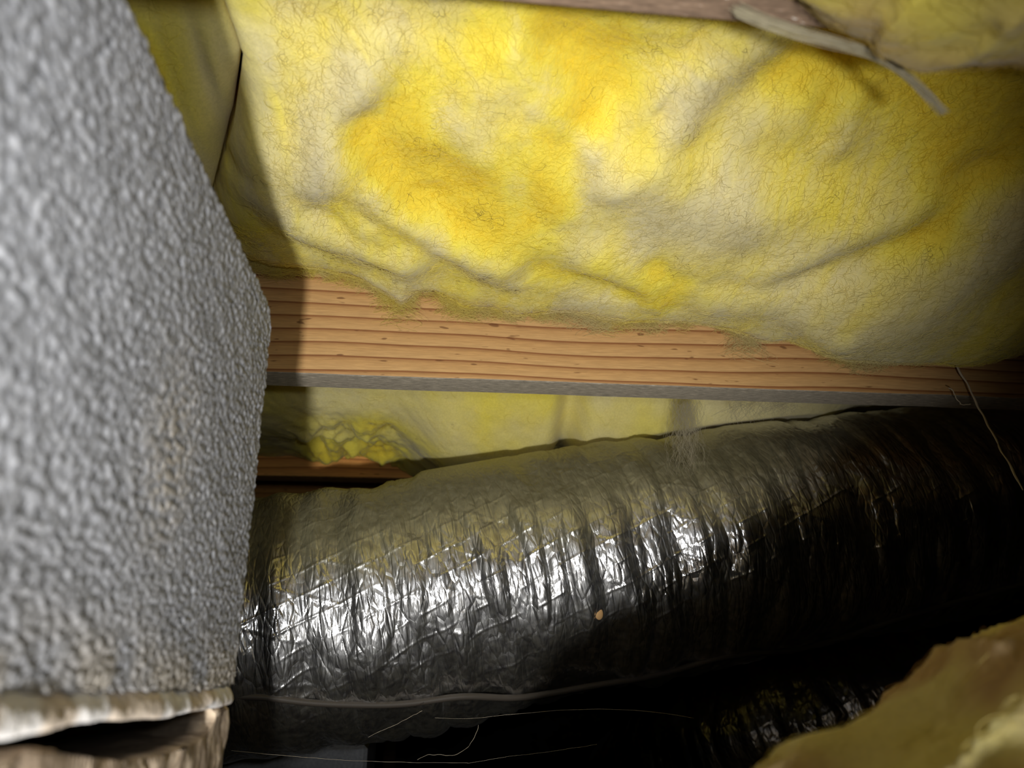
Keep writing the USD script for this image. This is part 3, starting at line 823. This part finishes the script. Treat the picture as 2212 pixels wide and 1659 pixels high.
def broken_block(name, parent, x1, y0, y1, z0, z1, tint):
    import shapely.geometry as sg
    import shapely.affinity as sa
    body = box((x1 - 0.19, y0, z0), (x1, y1, z1), 0.004)
    pk = sg.Polygon(on_face([-150, 60, 200, 330, 430, 462, 468, 452, 415, 340, 240, 60, -150], [1690, 1600, 1566, 1552, 1538, 1530, 1552, 1585, 1612, 1634, 1652, 1690, 1800], x1)).buffer(-0.002).buffer(0.002)
    cut = trimesh.creation.extrude_polygon(pk, 0.12)                       # local x, y = world y, z
    v = np.array(cut.vertices)
    cut = trimesh.Trimesh(np.column_stack([v[:, 2] + x1 - 0.085, v[:, 0], v[:, 1]]), cut.faces)
    if cut.volume < 0:
        cut.invert()
    m = trimesh.boolean.difference([body, cut], engine='manifold')
    m = m.subdivide_to_size(0.006)
    m.merge_vertices()
    v = np.array(m.vertices)
    v[:, 2] += tilt(v[:, 1]) * np.clip(1 - (z1 - v[:, 2]) / 0.008, 0, 1)
    m = trimesh.Trimesh(v, m.faces, process=False)
    n = np.array(m.vertex_normals)
    v = v + n * (0.0022 * (fbm(v / 0.010, 3, 700) - 0.5) * 2)[:, None]
    w = fbm(v / 0.012, 3, 710)
    c = np.array(tint)[None] * (0.6 + 0.8 * w[:, None])
    inner_shade = sstep(x1 - v[:, 0], 0.003, 0.010)[:, None]
    c = c * (1 - 0.72 * inner_shade)  # shade of the pocket put into the colour, darker with depth behind the face
    c = c + (1 - inner_shade) * np.array([0.30, 0.26, 0.20]) * sstep(fbm(v / 0.006, 2, 711), 0.55, 0.7)[:, None]
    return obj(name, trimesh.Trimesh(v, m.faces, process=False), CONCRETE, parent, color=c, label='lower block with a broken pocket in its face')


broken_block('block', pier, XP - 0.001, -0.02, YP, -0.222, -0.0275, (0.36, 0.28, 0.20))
rough_block('block', pier, XP + 0.005, YP, -0.42, -0.232, False, tint=(0.25, 0.22, 0.19), seed=3)
obj('footing', box((XP - 0.30, -0.1, FL), (XP + 0.1, 0.48, -0.42), 0.006), WALLC, pier, smooth=False)

# ---- foil ducts
def duct(ctrl, R, ns, na, material, label, seed, seam=True, dusty=1.0):
    Cc, T, s = spline(ctrl, ns)
    T /= np.linalg.norm(T, axis=1, keepdims=True)
    up = np.array([0, 0, 1.0])
    B = np.cross(T, up); B /= np.linalg.norm(B, axis=1, keepdims=True)     # towards the lens (-y) for a duct running +x
    U = np.cross(B, T)
    # angle 0 = facing the lens, +90 = up; dense on the front
    q = np.linspace(-1, 1, na, endpoint=False)
    th = np.pi * np.sign(q) * (0.62 * np.abs(q) + 0.38 * np.abs(q) ** 3)
    S, TH = np.meshgrid(s, th, indexing='ij')
    A = TH * R
    per = np.cos(TH) ; pes = np.sin(TH)                                      # periodic coordinates for the noise
    cy, cz = per * R, pes * R
    Sw = S + 0.010 * (noise(np.stack([S / 0.05, cy / 0.06, cz / 0.06], -1), seed) - 0.5) + 0.10 * 0 * A
    upf = sstep(pes, 0.35, 0.85)
    crease = ridged(noise(np.stack([Sw / 0.017, cy / 0.10, cz / 0.10], -1), seed + 1)) ** 3
    crease2 = ridged(noise(np.stack([Sw / 0.0075, cy / 0.05, cz / 0.05], -1), seed + 2)) ** 3
    broad = fbm(np.stack([S / 0.08, cy / 0.12, cz / 0.12], -1), 2, seed + 12) - 0.5
    mid = noise(np.stack([Sw / 0.028, cy / 0.05, cz / 0.05], -1), seed + 4) - 0.5
    fine = ridged(noise(np.stack([Sw / 0.0045, cy / 0.016, cz / 0.016], -1), seed + 5))
    calm = 1 - 0.9 * (1 - sstep(Cc[:, 0], -0.14, -0.07))[:, None]
    D = 0.016 * broad + 0.006 * mid - 0.0030 * calm * crease * (1 - 0.4 * upf) - 0.0010 * calm * crease2 * (1 - 0.7 * upf) + 0.0006 * fine * (1 - 0.7 * upf)
    # reinforcing scrim under the foil: raised threads in two slanting families
    for slope, pitch in ((0.33, 0.021), (-0.42, 0.037)):
        ph = ((A - slope * Sw + 0.004 * mid) / pitch) % 1.0
        dl = np.minimum(ph, 1 - ph) * pitch
        D += 0.0006 * np.exp(-(dl / 0.0009) ** 2) * sstep(noise(np.stack([Sw / 0.012, cy / 0.02, cz / 0.02], -1), seed + 8), 0.3, 0.7)
    # gathers of the jacket between the turns of the wire coil
    D += 0.0012 * np.cos(2 * np.pi * (S + A * 0.02) / 0.036)
    D = np.where(pes > 0, np.minimum(D, 0.0022 + 0.02 * (1 - sstep(pes, 0.0, 0.6))), D)
    Rr = R + D
    P = Cc[:, None] + Rr[..., None] * (np.cos(TH)[..., None] * B[:, None] + np.sin(TH)[..., None] * U[:, None])
    n, k = P.shape[:2]
    i, j = np.meshgrid(np.arange(n - 1), np.arange(k), indexing='ij')
    a = (i * k + j).ravel(); b = (i * k + (j + 1) % k).ravel()
    f = np.vstack([np.stack([a, b + k, a + k], 1), np.stack([a, b, b + k], 1)])
    v = np.vstack([P.reshape(-1, 3), Cc[:1], Cc[-1:]])
    c0, c1 = n * k, n * k + 1
    e = (n - 1) * k
    jj = np.arange(k)
    f = np.vstack([f, np.stack([np.full(k, c0), (jj + 1) % k, jj], 1), np.stack([np.full(k, c1), e + jj, e + (jj + 1) % k], 1)])
    m = trimesh.Trimesh(v, f, process=False)
    if m.volume < 0:
        m.invert()
    dn = dusty * np.clip(sstep(pes + 0.35 * broad, 0.04, 0.58) * 0.90 + 0.06, 0, 1) * (1 - 0.7 * sstep(Cc[:, 0], 0.26, 0.42))[:, None]
    dn = np.maximum(dn, dusty * 0.12 * sstep(-pes + 0.1 * broad, 0.80, 0.99))
    uv = np.stack([S, A], -1).reshape(-1, 2)
    t = thing('foil_duct', label, 'duct', tuple(Cc[0] - [0, 0, R]), group='foil ducts')
    obj('foil_jacket', m, material, t, uv=np.vstack([uv, uv[:1], uv[-1:]]), attrs={'dust': np.r_[dn.ravel(), 0, 0]})
    return t, Cc, B, U, s, R


t_, Cc, B, U, s, R = duct(ctrl, 0.118, 1020, 380, FOIL, 'big silver foil-wrapped flexible duct crossing below the middle joist, dusty on top', 900)
# seam strip along the underside
SM = np.array([(400, 1508), (490, 1506), (560, 1505), (640, 1515), (760, 1522), (900, 1518), (1000, 1504), (1100, 1508), (1220, 1492), (1300, 1478), (1400, 1462), (1480, 1442), (1560, 1420), (1680, 1408), (1800, 1385), (1900, 1350), (2050, 1305), (2212, 1262), (2350, 1220)], float)


def on_duct(px, py, off=0.0):
    d = ray(px, py)
    d = d / np.linalg.norm(d, axis=1, keepdims=True)
    out = []
    for r in d:
        # nearest approach to the axis polyline, then back to the surface
        best = None
        for tt in np.linspace(0.5, 1.0, 251):
            p = r * tt
            dist = np.min(np.linalg.norm(Cc - p, axis=1))
            if dist < R + off:
                best = p; break
            if best is None or dist < best_d:
                best_d, keep = dist, p
        out.append(best if best is not None else keep)
    return np.array(out)


sp = on_duct(SM[:, 0], SM[:, 1], 0.003)
sc, _, _ = spline(sp, 300)
from scipy.ndimage import gaussian_filter1d
sc = gaussian_filter1d(sc, 3, axis=0, mode='nearest')
rad = 0.0028


def tube(path, radius, k=8):
    p = np.asarray(path, float)
    t = np.gradient(p, axis=0); t /= np.linalg.norm(t, axis=1, keepdims=True) + 1e-12
    a = np.cross(t, [0.1, 0.3, 1.0]); a /= np.linalg.norm(a, axis=1, keepdims=True)
    b = np.cross(t, a)
    an = np.arange(k) * 2 * np.pi / k
    r = np.broadcast_to(radius, (len(p),))
    v = p[:, None] + r[:, None, None] * (np.cos(an)[None, :, None] * a[:, None] + np.sin(an)[None, :, None] * b[:, None])
    i, j = np.meshgrid(np.arange(len(p) - 1), np.arange(k), indexing='ij')
    q0 = (i * k + j).ravel(); q1 = (i * k + (j + 1) % k).ravel()
    f = np.vstack([np.stack([q0, q1, q1 + k], 1), np.stack([q0, q1 + k, q0 + k], 1)])
    e = (len(p) - 1) * k
    f = np.vstack([f, [[0, x + 1, x] for x in range(1, k - 1)], [[e, e + x, e + x + 1] for x in range(1, k - 1)]])
    m = trimesh.Trimesh(v.reshape(-1, 3), f, process=False)
    if m.volume < 0:
        m.invert()
    return m


obj('jacket_seam', tube(sc, rad), SEAM, t_, label='thin dull seam running along the underside of the jacket')

D2 = at(np.array([1750.]), np.array([1560.]), 1.12)[0]
duct([D2 + [-0.10, 0.55, -0.20], D2 + [-0.10, 0.22, -0.08], D2 + [0.03, 0.03, 0.0], D2 + [0.4, 0.02, 0.08], D2 + [0.9, 0.1, 0.16]], 0.11, 500, 220, FOIL2, 'second dark foil duct lower down behind the big one, a few white glints on it', 950, dusty=0.35)

# ---- far pier under the duct and other dim things
t_ = thing('concrete_pier', 'dim blue-grey concrete block pier standing in the dark under the foil duct', 'pier', (-0.15, 1.05, FL))
pr = at(np.array([794.]), np.array([1610.]), 0.96)[0]
for zz0, zz1 in ((pr[2] - 0.185, pr[2]), (FL, pr[2] - 0.195)):
    m = box((pr[0] - 0.39, 0.96, zz0), (pr[0], 1.15, zz1), 0.004).subdivide_to_size(0.02)
    v = np.array(m.vertices)
    obj('block', m, CONCRETE, t_, smooth=30 if False else False, color=np.array([0.34, 0.35, 0.37])[None] * (0.8 + 0.4 * fbm(v / 0.02, 3, 40)[:, None]))
obj('mortar_joint', box((pr[0] - 0.385, 0.965, pr[2] - 0.196), (pr[0] - 0.005, 1.145, pr[2] - 0.184)), WALLC, t_, smooth=False)
cp = at(np.array([625.]), np.array([1598.]), 0.985)[0]
ico = trimesh.creation.icosphere(4, 1.0)
v = np.array(ico.vertices)
v = v * np.array([0.026, 0.012, 0.006]) * (0.6 + 0.9 * fbm(v * 1.7, 3, 77)[:, None])
v[:, 2] = np.maximum(v[:, 2], -0.001)
obj('mortar_chip', trimesh.Trimesh(v + [cp[0], cp[1], pr[2] + 0.001], ico.faces, process=False), CHIP, label='small tan mortar crumb on top of the far pier', cat='debris')
pp = at(np.array([842.]), np.array([1620.]), 1.9)[0]
obj('wooden_post', box((pp[0] - 0.014, 1.9, FL), (pp[0] + 0.014, 1.94, HT), 0.002), POSTWOOD, smooth=False, label='thin dark wooden post in the gloom right of the far pier', cat='post')

# ---- blurred batt drooping under the near joist, top right
def lump_batt(label, centre, axes, rot, seed, tonebase, nfuzz, dirt=0.0, nu=200, nv=150, dim=1.0):
    uu = np.linspace(0, 2 * np.pi, nu)
    vv = np.linspace(0.0, np.pi, nv)
    VV, UU = np.meshgrid(vv, uu, indexing='ij')
    e = 0.75
    c = lambda a, p: np.sign(a) * np.abs(a) ** p
    S = np.stack([c(np.sin(VV), e) * c(np.cos(UU), e), c(np.sin(VV), e) * c(np.sin(UU), e), c(np.cos(VV), e)], -1) * np.array(axes)
    rm = trimesh.transformations.euler_matrix(*[math.radians(a) for a in rot])[:3, :3]
    S = S @ rm.T
    nn = S / np.linalg.norm(S, axis=2, keepdims=True)
    D = 0.030 * (fbm(S / 0.07, 3, seed) - 0.5) + 0.006 * (fbm(S / 0.012, 2, seed + 1) - 0.5) + 0.008 * ridged(noise(S / 0.035, seed + 5)) ** 4
    Pq = S + nn * D[..., None] + np.array(centre)
    Pq[:, -1] = Pq[:, 0]
    Pq[0], Pq[-1] = Pq[1].mean(0), Pq[-2].mean(0)
    tn = tonebase + 1.3 * (fbm(S / 0.045, 3, seed + 2) - 0.5)
    C = tone_color(tn)
    dr = dirt * sstep(fbm(S / 0.05, 3, seed + 3), 0.40, 0.62)[..., None]
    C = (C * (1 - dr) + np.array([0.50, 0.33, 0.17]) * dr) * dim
    t = thing('insulation_batt', label, 'insulation', tuple(np.array(centre) - [0, 0, axes[2]]), group='insulation batts')
    v, f = Pq.reshape(-1, 3), grid_faces(nv, nu)
    m = trimesh.Trimesh(v, np.vstack([f[:, [0, 1, 2]], f[:, [0, 2, 3]]]), process=False)
    if m.volume < 0:
        m.invert()
    obj('wool', m, FIBER, t, color=C.reshape(-1, 3))
    Nq = normals_of(Pq)
    if ((Pq - np.array(centre)) * Nq).sum(2).mean() < 0:
        Nq = -Nq
    fuzz(t, Pq, Nq, C, nfuzz, rng, length=0.010, lift=0.0012)
    return t


q = at(np.array([2190.]), np.array([-190.]), 0.14)[0]
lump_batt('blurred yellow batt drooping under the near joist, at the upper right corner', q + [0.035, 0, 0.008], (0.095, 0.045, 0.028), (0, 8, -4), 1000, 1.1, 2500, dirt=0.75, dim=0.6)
q = at(np.array([2190.]), np.array([1765.]), 0.20)[0]
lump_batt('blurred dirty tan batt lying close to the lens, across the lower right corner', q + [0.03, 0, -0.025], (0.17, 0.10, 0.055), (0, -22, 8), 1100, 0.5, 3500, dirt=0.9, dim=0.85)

# ---- threads, webs, specks
def strand(name, px, Y, label, width=0.0006, jitter=0.0008, seed=0, material=WEB, cat='cobweb', n=60, fuzzy=0):
    px = np.array(px, float)
    p = at(px[:, 0], px[:, 1], np.broadcast_to(np.asarray(Y, float), (len(px),)))
    c, _, s = spline(p, n)
    r = np.random.default_rng(seed)
    c = c + gaussian_filter1d(r.normal(0, 1, c.shape), 2, axis=0) * jitter * 2
    w = width * 0.75 * (0.6 + 0.8 * gaussian_filter1d(r.uniform(0, 1, n), 1))
    return obj(name, tube(c, w / 2, 6), material, label=label, cat=cat, group='hanging threads and cobwebs')


strand('dusty_thread', [(2062, 775), (2085, 825), (2115, 880), (2140, 930), (2170, 985), (2215, 1060)], [0.585, 0.58, 0.57, 0.56, 0.55, 0.54], 'long dusty cobweb thread hanging from the big batt down the dark right side', 0.0022, 0.0006, 1)
strand('dusty_thread', [(2052, 838), (2062, 850), (2075, 872), (2095, 872)], [0.58, 0.58, 0.578, 0.575], 'short frayed side thread beside the long hanging one', 0.0011, 0.0005, 2)
_pp = np.array([(1590, 22), (1690, 62), (1800, 92), (1900, 125), (1975, 180), (2040, 242)], float)
_c, _, _ = spline(at(_pp[:, 0], _pp[:, 1], np.array([0.190, 0.190, 0.192, 0.197, 0.203, 0.21])), 24)
r = np.random.default_rng(3)
nf = 30
ws = np.zeros((nf, 24, 3))
for q_ in range(nf):
    o = r.normal(0, 0.0007, 3) * np.linspace(1.4, 0.5, 24)[:, None]
    ws[q_] = _c + o + gaussian_filter1d(r.normal(0, 1, (24, 3)), 3, axis=0) * 0.0016
tf = thing('fiber_strip', 'pale blurred wispy fiber strip hanging off the near joist, upper right', 'insulation fiber', tuple(_c[0]))
curves('wisps', ws, 0.00022, DUSTWEB, tf, kind='stuff')
strand('cobweb_thread', [(500, 1622), (640, 1634), (760, 1643), (960, 1648), (1010, 1649)], 0.62, 'hair-thin cobweb line crossing the far pier near the bottom edge', 0.00032, 0.0002, 4)
strand('cobweb_thread', [(1010, 1649), (1060, 1640), (1180, 1624), (1290, 1608)], 0.62, 'hair-thin cobweb line rising to the right in the dark below the duct', 0.00028, 0.0002, 5)
strand('cobweb_thread', [(795, 1592), (850, 1567), (912, 1536)], 0.66, 'short bright cobweb line from the far pier corner up to the duct', 0.0004, 0.0002, 6)
strand('cobweb_thread', [(940, 1550), (1060, 1548), (1160, 1538), (1300, 1532), (1500, 1552)], 0.66, 'faint cobweb line along the underside of the big duct', 0.0003, 0.0002, 7)
strand('cobweb_thread', [(1035, 1565), (1020, 1600), (990, 1628), (950, 1630), (905, 1642)], 0.68, 'dim curved cobweb strand dangling below the duct', 0.0005, 0.0004, 8)

# fluff hanging from the joist edge onto the duct
r = np.random.default_rng(12)
nf, kq = 170, 12
px0 = r.normal(1482, 16, nf); py0 = np.full(nf, 868.0) + r.normal(0, 6, nf)
px1 = px0 + r.normal(0, 14, nf); py1 = 940 + r.uniform(0, 90, nf)
fl = np.zeros((nf, kq, 3))
for qq in range(kq):
    tt = qq / (kq - 1)
    fl[:, qq] = at(px0 + (px1 - px0) * tt + 9 * np.sin(tt * 5 + px0) + r.normal(0, 3, nf), py0 + (py1 - py0) * tt, 0.648)
tf = thing('dust_fluff', 'wispy grey dust fluff hanging below the middle joist in front of the duct', 'dust', tuple(at(np.array([1480.]), np.array([940.]), 0.648)[0]))
curves('wisps', fl, 0.00012, DUSTWEB, tf, kind='stuff')
nf = 170
px0 = r.uniform(1580, 1720, nf); py0 = 868 + (px0 - 1580) * 0.02 + r.normal(0, 4, nf)
px1 = px0 + r.normal(-8, 18, nf); py1 = py0 + r.uniform(10, 55, nf) * (1 - (px0 - 1580) / 260)
fl = np.zeros((nf, kq, 3))
for qq in range(kq):
    tt = qq / (kq - 1)
    fl[:, qq] = at(px0 + (px1 - px0) * tt + 7 * np.sin(tt * 4 + px0), py0 + (py1 - py0) * tt, 0.648)
tf = thing('dust_fluff', 'pale dust fluff clinging under the joist right of the hanging wisps', 'dust', tuple(at(np.array([1650.]), np.array([890.]), 0.648)[0]))
curves('wisps', fl, 0.00012, DUSTWEB, tf, kind='stuff')

# a tan flake stuck on the foil
fp = on_duct(np.array([1294.]), np.array([1326.]), 0.0)[0]
v = np.array(ico.vertices) * np.array([0.0035, 0.0016, 0.0050])
obj('debris_flake', trimesh.Trimesh(v + fp, ico.faces, process=False), mat('tan_flake', {'p': ('principled_bsdf', {'base_color': (0.55, 0.33, 0.14), 'roughness': 0.8})}, []), label='tiny tan flake stuck to the foil of the big duct', cat='debris')
